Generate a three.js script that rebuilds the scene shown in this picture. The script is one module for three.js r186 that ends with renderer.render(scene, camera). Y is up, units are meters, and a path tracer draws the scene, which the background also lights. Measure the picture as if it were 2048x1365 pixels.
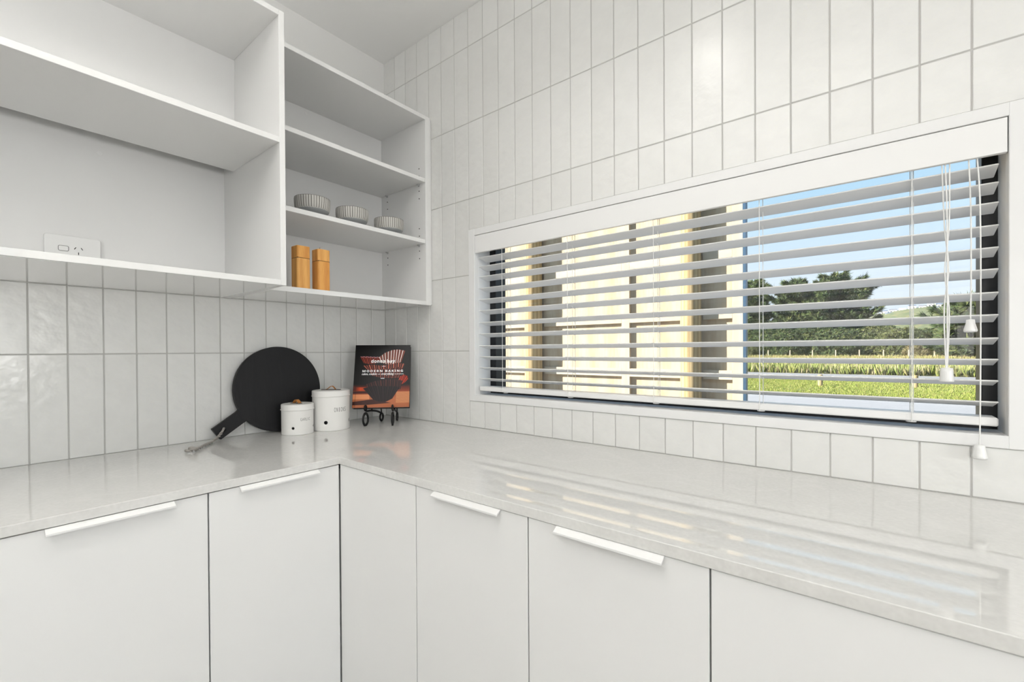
import * as THREE from 'three';
import { mergeGeometries } from 'three/addons/utils/BufferGeometryUtils.js';
import { RectAreaLightUniformsLib } from 'three/addons/lights/RectAreaLightUniformsLib.js';
import { ImprovedNoise } from 'three/addons/math/ImprovedNoise.js';
import { Brush, Evaluator, SUBTRACTION } from 'three-bvh-csg';

// ------------------------------------------------------------------ camera, sky, sun, lights, exposure
const scene = new THREE.Scene();
const F = 894.8946, PX = 1012.6736, PY = 707.3675;                 // focal length and principal point in pixels of 2048 x 1365
const EYE = new THREE.Vector3(1.78549, 1.20532, 1.30442);
const RIGHT = new THREE.Vector3(0.77990247, -0.00588605, -0.62587338);
const UP = new THREE.Vector3(0.00038865, 0.99996014, -0.00891987);
const FWD = new THREE.Vector3(-0.62590094, -0.00671339, -0.77987367);
const camera = new THREE.PerspectiveCamera(2 * Math.atan(682.5 / F) * 180 / Math.PI, 2048 / 1365, 0.02, 4000);
camera.position.copy(EYE);
camera.quaternion.setFromRotationMatrix(new THREE.Matrix4().makeBasis(RIGHT, UP, FWD.clone().negate()));
camera.setViewOffset(2048, 1365, 1024 - PX, 682.5 - PY, 2048, 1365);
scene.add(camera);

const renderer = new THREE.WebGLRenderer({ antialias: true });
renderer.toneMapping = THREE.LinearToneMapping;
renderer.toneMappingExposure = 1.02;
renderer.shadowMap.enabled = true;
renderer.shadowMap.type = THREE.PCFSoftShadowMap;

{ // clear sky: pale at the horizon, blue higher up, the same all round
  const w = 256, h = 256, d = new Float32Array(w * h * 4);
  const stops = [[0, .86, .94, 1.0], [.12, .78, .91, 1.02], [.3, .50, .79, 1.02], [.6, .30, .58, .96], [1, .18, .40, .82]];
  for (let j = 0; j < h; j++) {
    const el = ((j + .5) / h - .5) * Math.PI, s = Math.max(0, Math.sin(el));
    let k = 0; while (k < stops.length - 2 && s > stops[k + 1][0]) k++;
    const a = stops[k], b = stops[k + 1], t = Math.min(1, Math.max(0, (s - a[0]) / (b[0] - a[0])));
    for (let i = 0; i < w; i++) for (let c = 0; c < 4; c++) d[(j * w + i) * 4 + c] = c === 3 ? 1 : a[c + 1] + (b[c + 1] - a[c + 1]) * t;
  }
  const t = new THREE.DataTexture(d, w, h, THREE.RGBAFormat, THREE.FloatType);
  t.mapping = THREE.EquirectangularReflectionMapping; t.magFilter = THREE.LinearFilter; t.colorSpace = THREE.LinearSRGBColorSpace; t.needsUpdate = true;
  scene.background = t;
}
const sun = new THREE.DirectionalLight(new THREE.Color().setRGB(1, .95, .88), 17);   // low sun behind the house, to the left
sun.position.set(-77.8, 43.8, 44.9); sun.target.position.set(0, 0, -10);
sun.castShadow = true; sun.shadow.mapSize.set(4096, 4096);
Object.assign(sun.shadow.camera, { left: -70, right: 70, top: 60, bottom: -60, near: 1, far: 400 });
scene.add(sun, sun.target);
RectAreaLightUniformsLib.init();
const CEIL = 2.568, LAMP_SPOT = 1.1, UNSEEN_UPLIGHT = 16.5;

// ------------------------------------------------------------------ helpers
let seed = 20240;
function rnd() { seed |= 0; seed = seed + 0x6D2B79F5 | 0; let t = Math.imul(seed ^ seed >>> 15, 1 | seed); t = t + Math.imul(t ^ t >>> 7, 61 | t) ^ t; return ((t ^ t >>> 14) >>> 0) / 4294967296; }
const rr = (a, b) => a + (b - a) * rnd();
const V = (x, y, z) => new THREE.Vector3(x, y, z);
const lin = (r, g, b) => new THREE.Color().setRGB(r, g, b);
const noise = new ImprovedNoise();
function at(u, v, axis, val) {                                        // photo pixel -> point on an axis plane that the thing touches
  const d = FWD.clone().addScaledVector(RIGHT, (u - PX) / F).addScaledVector(UP, -(v - PY) / F);
  return EYE.clone().addScaledVector(d, (val - EYE[axis]) / d[axis]);
}
const taken = new Map();
function numbered(n) { const k = taken.get(n) || 0; taken.set(n, k + 1); return k ? n + '_' + String(k).padStart(3, '0') : n; }
function meta(o, label, category, group, kind) { if (label) o.userData.label = label; if (category) o.userData.category = category; if (group) o.userData.group = group; if (kind) o.userData.kind = kind; return o; }
function thing(name, label, category, base = [0, 0, 0], group) {
  const o = new THREE.Group(); o.name = numbered(name); o.position.set(...base); scene.add(o); return meta(o, label, category, group);
}
function structure(name, label, base = [0, 0, 0]) {
  const o = new THREE.Group(); o.name = name; o.position.set(...base); scene.add(o); return meta(o, label, null, null, 'structure');
}
function part(name, geo, mat, parent, label) {                        // geometry given in the parent's own axes
  const m = new THREE.Mesh(Array.isArray(geo) ? merge(geo) : geo, mat); m.name = name; m.castShadow = m.receiveShadow = true; parent.add(m);
  if (label) m.userData.label = label; return m;
}
function wpart(name, geo, mat, parent, label) {                       // geometry given in the world; the parent is only moved, not turned
  const g = Array.isArray(geo) ? merge(geo) : geo, p = V(); let o = parent; while (o && o !== scene) { p.add(o.position); o = o.parent; }
  g.translate(-p.x, -p.y, -p.z); return part(name, g, mat, parent, label);
}
function merge(list) { return mergeGeometries(list.map(g => { const q = g.index ? g.toNonIndexed() : g; for (const k of Object.keys(q.attributes)) if (!['position', 'normal', 'uv'].includes(k)) q.deleteAttribute(k); return q; })); }
// a box with chamfered edges and uv in metres, 44 triangles
function cbox(x0, y0, z0, x1, y1, z1, c = .001, uo = 0, vo = 0) {
  c = Math.min(c, (x1 - x0) * .45, (y1 - y0) * .45, (z1 - z0) * .45);
  const lo = [x0, y0, z0], hi = [x1, y1, z1], pos = [], nor = [], uv = [];
  const pt = (ax, s) => { const q = []; for (let k = 0; k < 3; k++) { const e = s[k] > 0 ? hi[k] : lo[k]; q[k] = k === ax ? e : e - s[k] * c; } return q; };
  function tri(a, b, d, n) {
    const ab = V(b[0] - a[0], b[1] - a[1], b[2] - a[2]), ad = V(d[0] - a[0], d[1] - a[1], d[2] - a[2]);
    if (ab.cross(ad).dot(n) < 0) { const t = b; b = d; d = t; }
    const m = Math.abs(n.x) > .72 ? 0 : Math.abs(n.y) > .72 ? 1 : 2;
    for (const q of [a, b, d]) { pos.push(...q); nor.push(n.x, n.y, n.z); uv.push((m === 0 ? q[2] : q[0]) + uo, (m === 1 ? q[2] : q[1]) + vo); }
  }
  for (let ax = 0; ax < 3; ax++) for (const sg of [-1, 1]) {
    const [b, d] = [(ax + 1) % 3, (ax + 2) % 3], n = V(); n.setComponent(ax, sg);
    const q = [[-1, -1], [1, -1], [1, 1], [-1, 1]].map(([p, r]) => { const s = [0, 0, 0]; s[ax] = sg; s[b] = p; s[d] = r; return pt(ax, s); });
    tri(q[0], q[1], q[2], n); tri(q[0], q[2], q[3], n);
  }
  for (let ax = 0; ax < 3; ax++) for (const p of [-1, 1]) for (const r of [-1, 1]) {
    const [b, d] = [(ax + 1) % 3, (ax + 2) % 3], mk = (face, e) => { const s = [0, 0, 0]; s[ax] = e; s[b] = p; s[d] = r; return pt(face, s); };
    const n = V(); n.setComponent(b, p); n.setComponent(d, r); n.normalize();
    const A = mk(b, -1), B = mk(b, 1), C = mk(d, 1), D = mk(d, -1); tri(A, B, C, n); tri(A, C, D, n);
  }
  for (const a of [-1, 1]) for (const b of [-1, 1]) for (const d of [-1, 1]) tri(pt(0, [a, b, d]), pt(1, [a, b, d]), pt(2, [a, b, d]), V(a, b, d).normalize());
  const g = new THREE.BufferGeometry();
  g.setAttribute('position', new THREE.Float32BufferAttribute(pos, 3)); g.setAttribute('normal', new THREE.Float32BufferAttribute(nor, 3)); g.setAttribute('uv', new THREE.Float32BufferAttribute(uv, 2));
  return g;
}
function tube(pts, r, seg = 24, rad = 8, closed = false) { return new THREE.TubeGeometry(new THREE.CatmullRomCurve3(pts.map(p => Array.isArray(p) ? V(...p) : p), closed, 'centripetal'), seg, r, rad, closed); }
function lathe(prof, seg = 48) { return new THREE.LatheGeometry(prof.map(p => new THREE.Vector2(p[0], p[1])), seg); }
function rrect(w, h, r) { const s = new THREE.Shape(), x = -w / 2, y = -h / 2; s.moveTo(x + r, y); s.lineTo(x + w - r, y); s.absarc(x + w - r, y + r, r, -Math.PI / 2, 0); s.lineTo(x + w, y + h - r); s.absarc(x + w - r, y + h - r, r, 0, Math.PI / 2); s.lineTo(x + r, y + h); s.absarc(x + r, y + h - r, r, Math.PI / 2, Math.PI); s.lineTo(x, y + r); s.absarc(x + r, y + r, r, Math.PI, 1.5 * Math.PI); return s; }

// ------------------------------------------------------------------ textures and materials
function dataTex(n, fn, srgb) {
  const d = new Uint8Array(n * n * 4);
  for (let j = 0; j < n; j++) for (let i = 0; i < n; i++) { const c = fn(i / n, j / n); for (let k = 0; k < 3; k++) d[(j * n + i) * 4 + k] = Math.max(0, Math.min(255, c[k] * 255)); d[(j * n + i) * 4 + 3] = 255; }
  const t = new THREE.DataTexture(d, n, n); t.wrapS = t.wrapT = THREE.RepeatWrapping; t.magFilter = THREE.LinearFilter; t.minFilter = THREE.LinearMipmapLinearFilter; t.generateMipmaps = true;
  if (srgb) t.colorSpace = THREE.SRGBColorSpace; t.needsUpdate = true; return t;
}
function tn(x, y, p, z) {                                            // noise that repeats every p cells over 0..1
  const X = x * p, Y = y * p, a = noise.noise(X, Y, z), b = noise.noise(X - p, Y, z), c = noise.noise(X, Y - p, z), d = noise.noise(X - p, Y - p, z);
  return (a * (1 - x) + b * x) * (1 - y) + (c * (1 - x) + d * x) * y;
}
const rep = (t, x, y) => { const q = t.clone(); q.repeat.set(x, y); q.needsUpdate = true; return q; };
const waveTex = dataTex(256, (x, y) => { const v = .5 + .32 * tn(x, y, 5, 1.3) + .16 * tn(x, y, 11, 5.1) + .05 * tn(x, y, 31, 9.7); return [v, v, v]; });
const tileMottle = dataTex(256, (x, y) => { const v = .5 + .5 * tn(x, y, 7, 3.3) + .22 * tn(x, y, 19, 8.8); const k = .965 + .03 * v; return [k, k, k * .995]; }, true);
const stoneTex = dataTex(512, (x, y) => {
  const wx = x + .03 * tn(x, y, 4, 2.2), wy = y + .03 * tn(x, y, 4, 7.2);
  const cloud = .5 * tn(x, y, 6, .7) + .35 * tn(x, y, 17, 4.4), fine = tn(x, y, 90, 6.1) * .5 + tn(x, y, 160, 3.9) * .5;
  const vein = Math.pow(Math.max(0, 1 - Math.abs(tn(((wx % 1) + 1) % 1, ((wy % 1) + 1) % 1, 7, 11.5)) * 16), 2);
  const v = .86 + .03 * cloud + .05 * fine + .014 * vein; return [v, v * .996, v * .982];
}, true);
const plasterBump = dataTex(256, (x, y) => { const v = .5 + .3 * tn(x, y, 40, 2.5) + .2 * tn(x, y, 90, 7.5); return [v, v, v]; });
function woodTex(n, base, dark, rings, z, amount = 1) {
  return dataTex(n, (x, y) => {
    const bend = .05 * tn(x, y, 3, z) + .012 * tn(x, y, 13, z + 3), g = Math.sin((x + bend) * rings * Math.PI * 2 + 2 * tn(x, y, 2, z + 5)), f = tn(x, (y * .12) % 1, 60, z + 8);
    const k = Math.max(0, Math.min(1, (.35 + .3 * g + .5 * f) * amount)); return base.map((b, c) => b + (dark[c] - b) * k);
  }, true);
}
const M = {};
const std = (o) => new THREE.MeshStandardMaterial(o), phy = (o) => new THREE.MeshPhysicalMaterial(o);
M.plaster = std({ color: lin(.76, .757, .74), roughness: .85, bumpMap: rep(plasterBump, 3, 3), bumpScale: .0004 });
M.ceiling = std({ color: lin(.83, .828, .815), roughness: .9, bumpMap: rep(plasterBump, 3, 3), bumpScale: .0004 });
M.melamine = phy({ color: lin(.77, .768, .758), roughness: .34, specularIntensity: .9, bumpMap: rep(plasterBump, 8, 8), bumpScale: .00003 });
M.melamineGloss = phy({ color: lin(.77, .768, .758), roughness: .12, clearcoat: 1, clearcoatRoughness: .02 });
M.door = phy({ color: lin(.77, .768, .758), roughness: .5, bumpMap: rep(plasterBump, 8, 8), bumpScale: .00003 });
M.gloss = std({ color: lin(.82, .82, .815), roughness: .3 });
M.carcass = std({ color: lin(.77, .768, .758), roughness: .5 });
M.tiles = [[.76, .759, .747], [.748, .747, .735], [.77, .769, .758], [.755, .755, .744]].map((c, i) => phy({ color: lin(...c), map: rep(tileMottle, 4, 4), roughness: .22 + .03 * i, bumpMap: rep(waveTex, 5, 5), bumpScale: .003, clearcoat: .25, clearcoatRoughness: .2 }));
M.grout = std({ color: lin(.50, .493, .475), roughness: .95, bumpMap: rep(plasterBump, 9, 9), bumpScale: .0006 });
M.stone = phy({ color: lin(.93, .93, .93), map: rep(stoneTex, 1.25, 1.25), roughness: .015, specularIntensity: 1, ior: 1.68 });
M.trim = std({ color: lin(.76, .76, .755), roughness: .35 });
M.blind = std({ color: lin(.79, .788, .78), roughness: .38 });
M.cordWhite = std({ color: lin(.82, .82, .80), roughness: .8 });
M.alu = std({ color: lin(.012, .013, .015), roughness: .38, metalness: .3 });
M.glass = phy({ color: 0xffffff, transmission: 1, roughness: 0, thickness: 0, ior: 1.45 });
M.black = phy({ color: lin(.0065, .0066, .008), specularIntensity: .8, roughness: .6, bumpMap: rep(woodTex(256, [1, 1, 1], [.2, .2, .2], 9, 2.1), 2, 2), bumpScale: .0006 });
M.iron = std({ color: lin(.01, .01, .01), roughness: .45, metalness: .4 });
M.rope = std({ color: lin(.33, .31, .285), roughness: .95 });
M.tin = phy({ color: lin(.80, .79, .765), roughness: .42 });
M.leatherTan = std({ color: lin(.43, .17, .04), roughness: .75 });
M.leatherDark = std({ color: lin(.035, .026, .022), roughness: .7 });
M.plastic = std({ color: lin(.80, .80, .79), roughness: .28 });
M.dark = std({ color: lin(.015, .015, .015), roughness: .7 });
M.steel = std({ color: lin(.6, .58, .55), roughness: .3, metalness: 1 });
M.pin = phy({ color: lin(.75, .75, .75), roughness: .3, transmission: .5, thickness: 0 });
M.oak = std({ map: woodTex(256, [.92, .70, .40], [.80, .54, .25], 4, 4.4, .8), roughness: .5 });
M.oak2 = std({ map: woodTex(256, [.90, .66, .35], [.78, .50, .21], 3, 9.1, .8), roughness: .5 });
M.floor = std({ map: rep(woodTex(256, [.58, .56, .53], [.50, .48, .45], 6, 1.9), 1.2, 1.2), roughness: .5 });

// ------------------------------------------------------------------ room shell
const W = .078, H = .3034, YE = 1.2034, X0 = .0039, Z0 = -.0015, J = .003;  // tile pitch, course height, course line, joint
const ROOM_X = 4.7, ROOM_Z = 4.6, TILED_X = 3.15, RIM = .0016;  // room reaches further out of view, sized around the unseen lamps
const TR = { x0: .5515, x1: 2.031, y0: 1.0055, y1: 1.6855 }, OP = { x0: .5825, x1: 2.0045, y0: 1.031, y1: 1.6595 };

const floor = part('floor', cbox(-.3, -.12, -.25, ROOM_X + .2, 0, ROOM_Z + .2, .001), M.floor, scene); meta(floor, 'timber floor below the kitchen cabinets', null, null, 'structure');
const ceiling = structure('ceiling', 'plain pale plaster ceiling above the tiled wall', [0, CEIL, 0]);
{ // ceiling with a round cut for the downlight
  const s = new THREE.Shape(); s.moveTo(-.3, -.25); s.lineTo(ROOM_X + .2, -.25); s.lineTo(ROOM_X + .2, ROOM_Z + .2); s.lineTo(-.3, ROOM_Z + .2); s.closePath();
  const h = new THREE.Path(); h.absarc(1.23, .9, .045, 0, Math.PI * 2, true); s.holes.push(h);
  const g = new THREE.ExtrudeGeometry(s, { depth: .14, bevelEnabled: false, curveSegments: 24 }); g.rotateX(Math.PI / 2); g.translate(0, .14, 0);
  part('ceiling_board', g, M.ceiling, ceiling);
}
const tileGeos = new Map();
function tileGeo(w, h, k) {                                          // slab 8 mm thick, edges rounded off, front at local z = 0
  const key = [w.toFixed(4), h.toFixed(4), k].join();
  if (!tileGeos.has(key)) {
    const g = cbox(-w / 2, -h / 2, -.008, w / 2, h / 2, 0, .0011, k * .37, k * .53); tileGeos.set(key, g);
  }
  return tileGeos.get(key);
}
function tile(parent, x, y, w, h, onLeft) {
  const k = Math.floor(rnd() * 6), m = part('tile', tileGeo(w, h, k), M.tiles[Math.floor(rnd() * 4)], parent);
  const tilt = .0011;
  if (onLeft) { m.position.set(rr(-.0002, .0002), y, x); m.rotation.set(rr(-tilt, tilt), Math.PI / 2 + rr(-tilt, tilt), 0); }
  else { m.position.set(x, y, rr(-.0002, .0002)); m.rotation.set(rr(-tilt, tilt), rr(-tilt, tilt), 0); }
}
const wallRight = structure('wall_right', 'wall of tall glossy off-white tiles around the window');
{
  const s = new THREE.Shape(); s.moveTo(-.3, 0); s.lineTo(ROOM_X + .2, 0); s.lineTo(ROOM_X + .2, CEIL); s.lineTo(-.3, CEIL); s.closePath();
  const h = new THREE.Path(); h.moveTo(OP.x0 - .02, OP.y0 - .02); h.lineTo(OP.x0 - .02, OP.y1 + .02); h.lineTo(OP.x1 + .02, OP.y1 + .02); h.lineTo(OP.x1 + .02, OP.y0 - .02); h.closePath(); s.holes.push(h);
  const g = new THREE.ExtrudeGeometry(s, { depth: .16, bevelEnabled: false }); g.translate(0, 0, -.16 - RIM);
  part('wall_core', g, M.grout, wallRight, 'grey grout between the tiles');
  part('plaster_face', cbox(TILED_X - .01, 0, -.0018, ROOM_X, CEIL, .002, .0003), M.plaster, wallRight, 'smooth off-white painted plaster');
  const ys = [YE - H]; for (let k = 0; k < 5; k++) ys.push(YE + k * H); ys.push(CEIL + J * .3);
  const xs = [0 - J * .3]; for (let n = 1; X0 + n * W < TILED_X; n++) xs.push(X0 + n * W);
  for (let i = 0; i < xs.length - 1; i++) for (let j = 0; j < ys.length - 1; j++) {
    const a = xs[i] + J / 2, b = xs[i + 1] - J / 2, mid = (a + b) / 2; let pieces = [[ys[j] + J / 2, ys[j + 1] - J / 2]];
    if (mid > TR.x0 && mid < TR.x1) pieces = pieces.flatMap(([p, q]) => { const o = []; if (p < TR.y0) o.push([p, Math.min(q, TR.y0 - .0012)]); if (q > TR.y1) o.push([Math.max(p, TR.y1 + .0012), q]); return o; });
    for (const [p, q] of pieces) if (q - p > .012 && b - a > .01) tile(wallRight, mid, (p + q) / 2, b - a, q - p, false);
  }
}
const wallLeft = structure('wall_left', 'wall behind the shelves, off-white tiles below and plaster above');
{
  part('wall_core', cbox(-.16, 0, -.1, -RIM, CEIL, ROOM_Z + .2, .0005), M.grout, wallLeft, 'grey grout between the tiles');
  part('plaster_face', cbox(-.0018, 1.3995, -.002, .002, CEIL, ROOM_Z, .0003), M.plaster, wallLeft, 'smooth off-white painted plaster');
  part('plaster_face', cbox(-.0018, 0, 2.42, .002, 1.3995, ROOM_Z, .0003), M.plaster, wallLeft);
  for (let m = 0; Z0 + (m + 1) * W < 2.42; m++) {
    const a = Math.max(.0009, Z0 + m * W + J / 2), b = Z0 + (m + 1) * W - J / 2;
    for (const [p, q] of [[YE - H + J / 2 - .001, YE - J / 2 - .0014], [YE + J / 2 - .0014, 1.3985]]) tile(wallLeft, (a + b) / 2, (p + q) / 2, b - a, q - p, true);
  }
}
const wallBack = part('wall_back', cbox(-.3, 0, ROOM_Z, ROOM_X + .2, CEIL, ROOM_Z + .16, .0005), M.plaster, scene); meta(wallBack, 'plain plaster wall out of view opposite the window', null, null, 'structure');
{ // unseen end wall; its wide glazed door is placed to let daylight in
  const e = structure('wall_end', 'plaster wall out of view around the wide glazed door');
  const z0 = .9, z1 = 4.3, top = 2.4;
  part('wall_face', [cbox(ROOM_X, 0, -.2, ROOM_X + .16, CEIL, z0, .0005), cbox(ROOM_X, top, z0, ROOM_X + .16, CEIL, z1, .0005), cbox(ROOM_X, 0, z1, ROOM_X + .16, CEIL, ROOM_Z + .1, .0005)], M.plaster, e);
  const d = structure('door_1', 'wide sliding glass door with thin black frame, out of view, letting in daylight');
  part('door_frame', [cbox(ROOM_X + .04, 0, z0, ROOM_X + .1, top, z0 + .05), cbox(ROOM_X + .04, 0, z1 - .05, ROOM_X + .1, top, z1), cbox(ROOM_X + .04, top - .05, z0, ROOM_X + .1, top, z1), cbox(ROOM_X + .04, 0, z0, ROOM_X + .1, .04, z1), cbox(ROOM_X + .05, .04, 2.58, ROOM_X + .09, top, 2.63)], M.alu, d);
  for (const [a, b] of [[z0 + .05, 2.58], [2.63, z1 - .05]]) part('pane', cbox(ROOM_X + .067, .04, a, ROOM_X + .073, top - .05, b, .0005), M.glass, d);
}

// ------------------------------------------------------------------ window, trim
{
  const t = structure('trim_1', 'white painted window lining with narrow flat face', [0, 0, 0]), d0 = -.09, f = .004;
  part('trim_board', cbox(TR.x0, TR.y0, -.02, OP.x0, TR.y1, f, .0012), M.trim, t); part('trim_board', cbox(OP.x1, TR.y0, -.02, TR.x1, TR.y1, f, .0012), M.trim, t);
  part('trim_board', cbox(OP.x0 - .001, OP.y1, -.02, OP.x1 + .001, TR.y1, f, .0012), M.trim, t); part('trim_board', cbox(OP.x0 - .001, TR.y0, -.02, OP.x1 + .001, OP.y0, f, .0012), M.trim, t);
  part('reveal_board', cbox(OP.x0 - .018, OP.y0 - .018, d0, OP.x0, OP.y1 + .018, -.0195, .0005), M.trim, t); part('reveal_board', cbox(OP.x1, OP.y0 - .018, d0, OP.x1 + .018, OP.y1 + .018, -.0195, .0005), M.trim, t);
  part('reveal_board', cbox(OP.x0, OP.y1, d0, OP.x1, OP.y1 + .018, -.0195, .0005), M.trim, t); part('sill_board', cbox(OP.x0, OP.y0 - .018, d0, OP.x1, OP.y0, -.0195, .0005), M.trim, t);
  const w = structure('window_1', 'wide black aluminium window behind the white blind', [0, 0, 0]);
  const zf = -.0905, zb = -.155, a = .03;
  const bars = [[OP.x0 - .012, OP.y0 - .012, OP.x0 + a, OP.y1 + .012], [OP.x1 - .024, OP.y0 - .012, OP.x1 + .012, OP.y1 + .012], [OP.x0 + a, OP.y0 - .012, OP.x1 - .024, OP.y0 + .022], [OP.x0 + a, OP.y1 - .022, OP.x1 - .024, OP.y1 + .012]];
  for (const [p, q, r, s] of bars) { const b = part('frame_bar', cbox(p, q, zb, r, s, zf, .0015), M.alu, w); }
  part('pane', cbox(OP.x0 + a - .004, OP.y0 + .018, -.136, OP.x1 - .02, OP.y1 - .018, -.130, .0004), M.glass, w);
}

// ------------------------------------------------------------------ venetian blind
{
  const b = thing('venetian_blind', 'white venetian blind hanging in the window, slats half open', 'blind', [1.29, 1.66, -.03]);
  wpart('valance', cbox(OP.x0 + .0012, 1.5895, -.009, OP.x1 - .0014, OP.y1 - .0016, .0022, .0008), M.blind, b, 'flat white pelmet board');
  wpart('head_rail', cbox(.588, 1.612, -.062, 1.999, 1.655, -.016, .001), M.blind, b);
  const ys = [1.5745, 1.5385, 1.4985, 1.453, 1.4085, 1.365, 1.318, 1.273, 1.226, 1.183, 1.140, 1.097], th = 13.5 * Math.PI / 180;
  const slat = cbox(-.7015, -.003, -.05, .7015, 0, 0, .0012);
  ys.forEach((y, i) => { const s = part('slat', slat, M.blind, b); s.position.set(1.2925 - 1.29, y - 1.66, -.012 + .03); s.rotation.x = -th + (i < 1 ? -.02 : 0) + rr(-.012, .012); });
  const rail = wpart('bottom_rail', cbox(.591, 1.046, -.063, 1.994, 1.0635, -.012, .0025), M.blind, b);
  for (const x of [.711, .997, 1.293, 1.5715, 1.8645]) {
    const front = [], zF = -.0105, zB = -.0625, pts = (z, dz) => [[x, 1.62, z], [x, 1.5, z], [x, 1.3, z], [x, 1.15, z], [x, 1.06, z], [x, 1.046, z + dz]];
    front.push(tube(pts(zF, 0), .0009, 30, 5), tube(pts(zB, 0), .0009, 30, 5), tube([[x + .004, 1.62, -.037], [x + .004, 1.3, -.037], [x + .004, 1.06, -.037]], .0008, 10, 5));
    for (const y of ys) front.push(tube([[x, y - .0045, zF], [x, y - .0045 - .026 * Math.tan(th), -.036], [x, y - .0045 - .052 * Math.tan(th), zB]], .0006, 4, 4));
    wpart('ladder_cord', front, M.cordWhite, b);
    const cap = new THREE.CylinderGeometry(.009, .009, .005, 16); cap.translate(x, 1.0445, -.03); wpart('cord_plug', cap, M.plastic, b);
  }
  // pull cords with bell-shaped ends
  const bell = (r0, r1, h) => lathe([[.0001, 0], [r1 * .9, .0008], [r1, .004], [r1 * .93, h * .3], [r0 * 1.08, h * .72], [r0, h], [.0015, h + .001], [.0001, h + .001]], 24);
  function pull(x, zTop, z, yEnd, r0, r1, h, two) {
    const c = [tube([[x - .001, 1.6, zTop], [x, 1.5, z], [x + .0008, yEnd + .1, z], [x, yEnd + h, z]], .0012, 24, 6)];
    if (two) c.push(tube([[x + .006, 1.6, zTop], [x + .003, 1.45, z], [x - .003, 1.36, z + .001], [x + .0035, 1.29, z], [x + .001, yEnd + h, z]], .0012, 24, 6), tube([[x - .006, 1.6, zTop], [x - .003, 1.45, z], [x + .003, 1.37, z], [x - .0035, 1.29, z], [x - .001, yEnd + h, z]], .0012, 24, 6));
    const cord = wpart('pull_cord', c, M.cordWhite, b), g = bell(r0, r1, h); g.translate(x, yEnd, z); wpart('cord_weight', g, M.plastic, cord, 'white bell-shaped cord end');
  }
  pull(1.9515, -.008, .008, 1.236, .0065, .0105, .026);
  pull(1.9635, -.008, .016, .982, .008, .0115, .028);
  pull(1.917, -.008, .008, 1.1335, .0095, .0115, .03, true);
}

// ------------------------------------------------------------------ worktop and base cabinets
const FR = .602, TOPY = .9;
{
  const s = new THREE.Shape(); s.moveTo(.0006, -.0006); s.lineTo(.0006, -2.3); s.lineTo(FR - .0012, -2.3); s.lineTo(FR - .0012, -FR + .0012); s.lineTo(2.98, -FR + .0012); s.lineTo(2.98, -.0006); s.closePath();
  const g = new THREE.ExtrudeGeometry(s, { depth: .0176, bevelEnabled: true, bevelThickness: .0012, bevelSize: .0012, bevelOffset: 0, bevelSegments: 2 });
  g.rotateX(-Math.PI / 2); g.translate(0, TOPY - .0188, 0);
  const c = new THREE.Mesh(g, M.stone); c.name = numbered('worktop'); c.castShadow = c.receiveShadow = true; scene.add(c);
  meta(c, 'polished pale grey stone worktop running along both tiled walls', 'worktop');
}
const DT = .8775, DB = .13, DF = .598;                                // door top, bottom and face
const handleX = (() => {                                              // sloping lip pull, 0.2 m long, running along x, mounted on a +z face at z = 0
  const s = new THREE.Shape(); const P = [[-.012, .0005], [.002, .0005], [.0148, -.0068], [.0148, -.0092], [.0132, -.0094], [.0015, -.0022], [-.012, -.0022]]; s.moveTo(...P[0]); for (const p of P.slice(1)) s.lineTo(...p); s.closePath();
  const g = new THREE.ExtrudeGeometry(s, { depth: .1985, bevelEnabled: true, bevelSize: .0006, bevelThickness: .0006, bevelSegments: 1 }); g.translate(0, 0, -.09925); g.rotateY(-Math.PI / 2); return g;
})();
function doorPart(parent, p, q, onLeft, handle, top = DT) {
  const base = V(); base.copy(parent.position);
  const g = onLeft ? cbox(DF - .018, DB, p, DF, top, q, .0008) : cbox(p, DB, DF - .018, q, top, DF, .0008); g.translate(-base.x, -base.y, -base.z);
  const d = part('door', g, M.door, parent);
  if (handle) { const h = part('handle', handleX, M.door, d, 'white lip pull along the door top'); h.position.set(onLeft ? DF : (p + q) / 2, top, onLeft ? (p + q) / 2 : DF).sub(base); h.rotation.y = onLeft ? Math.PI / 2 : 0; h.rotation.y = onLeft ? Math.PI / 2 : 0; }
  return d;
}
function plinth(parent, g) { wpart('kickboard', g, M.door, parent); }
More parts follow.
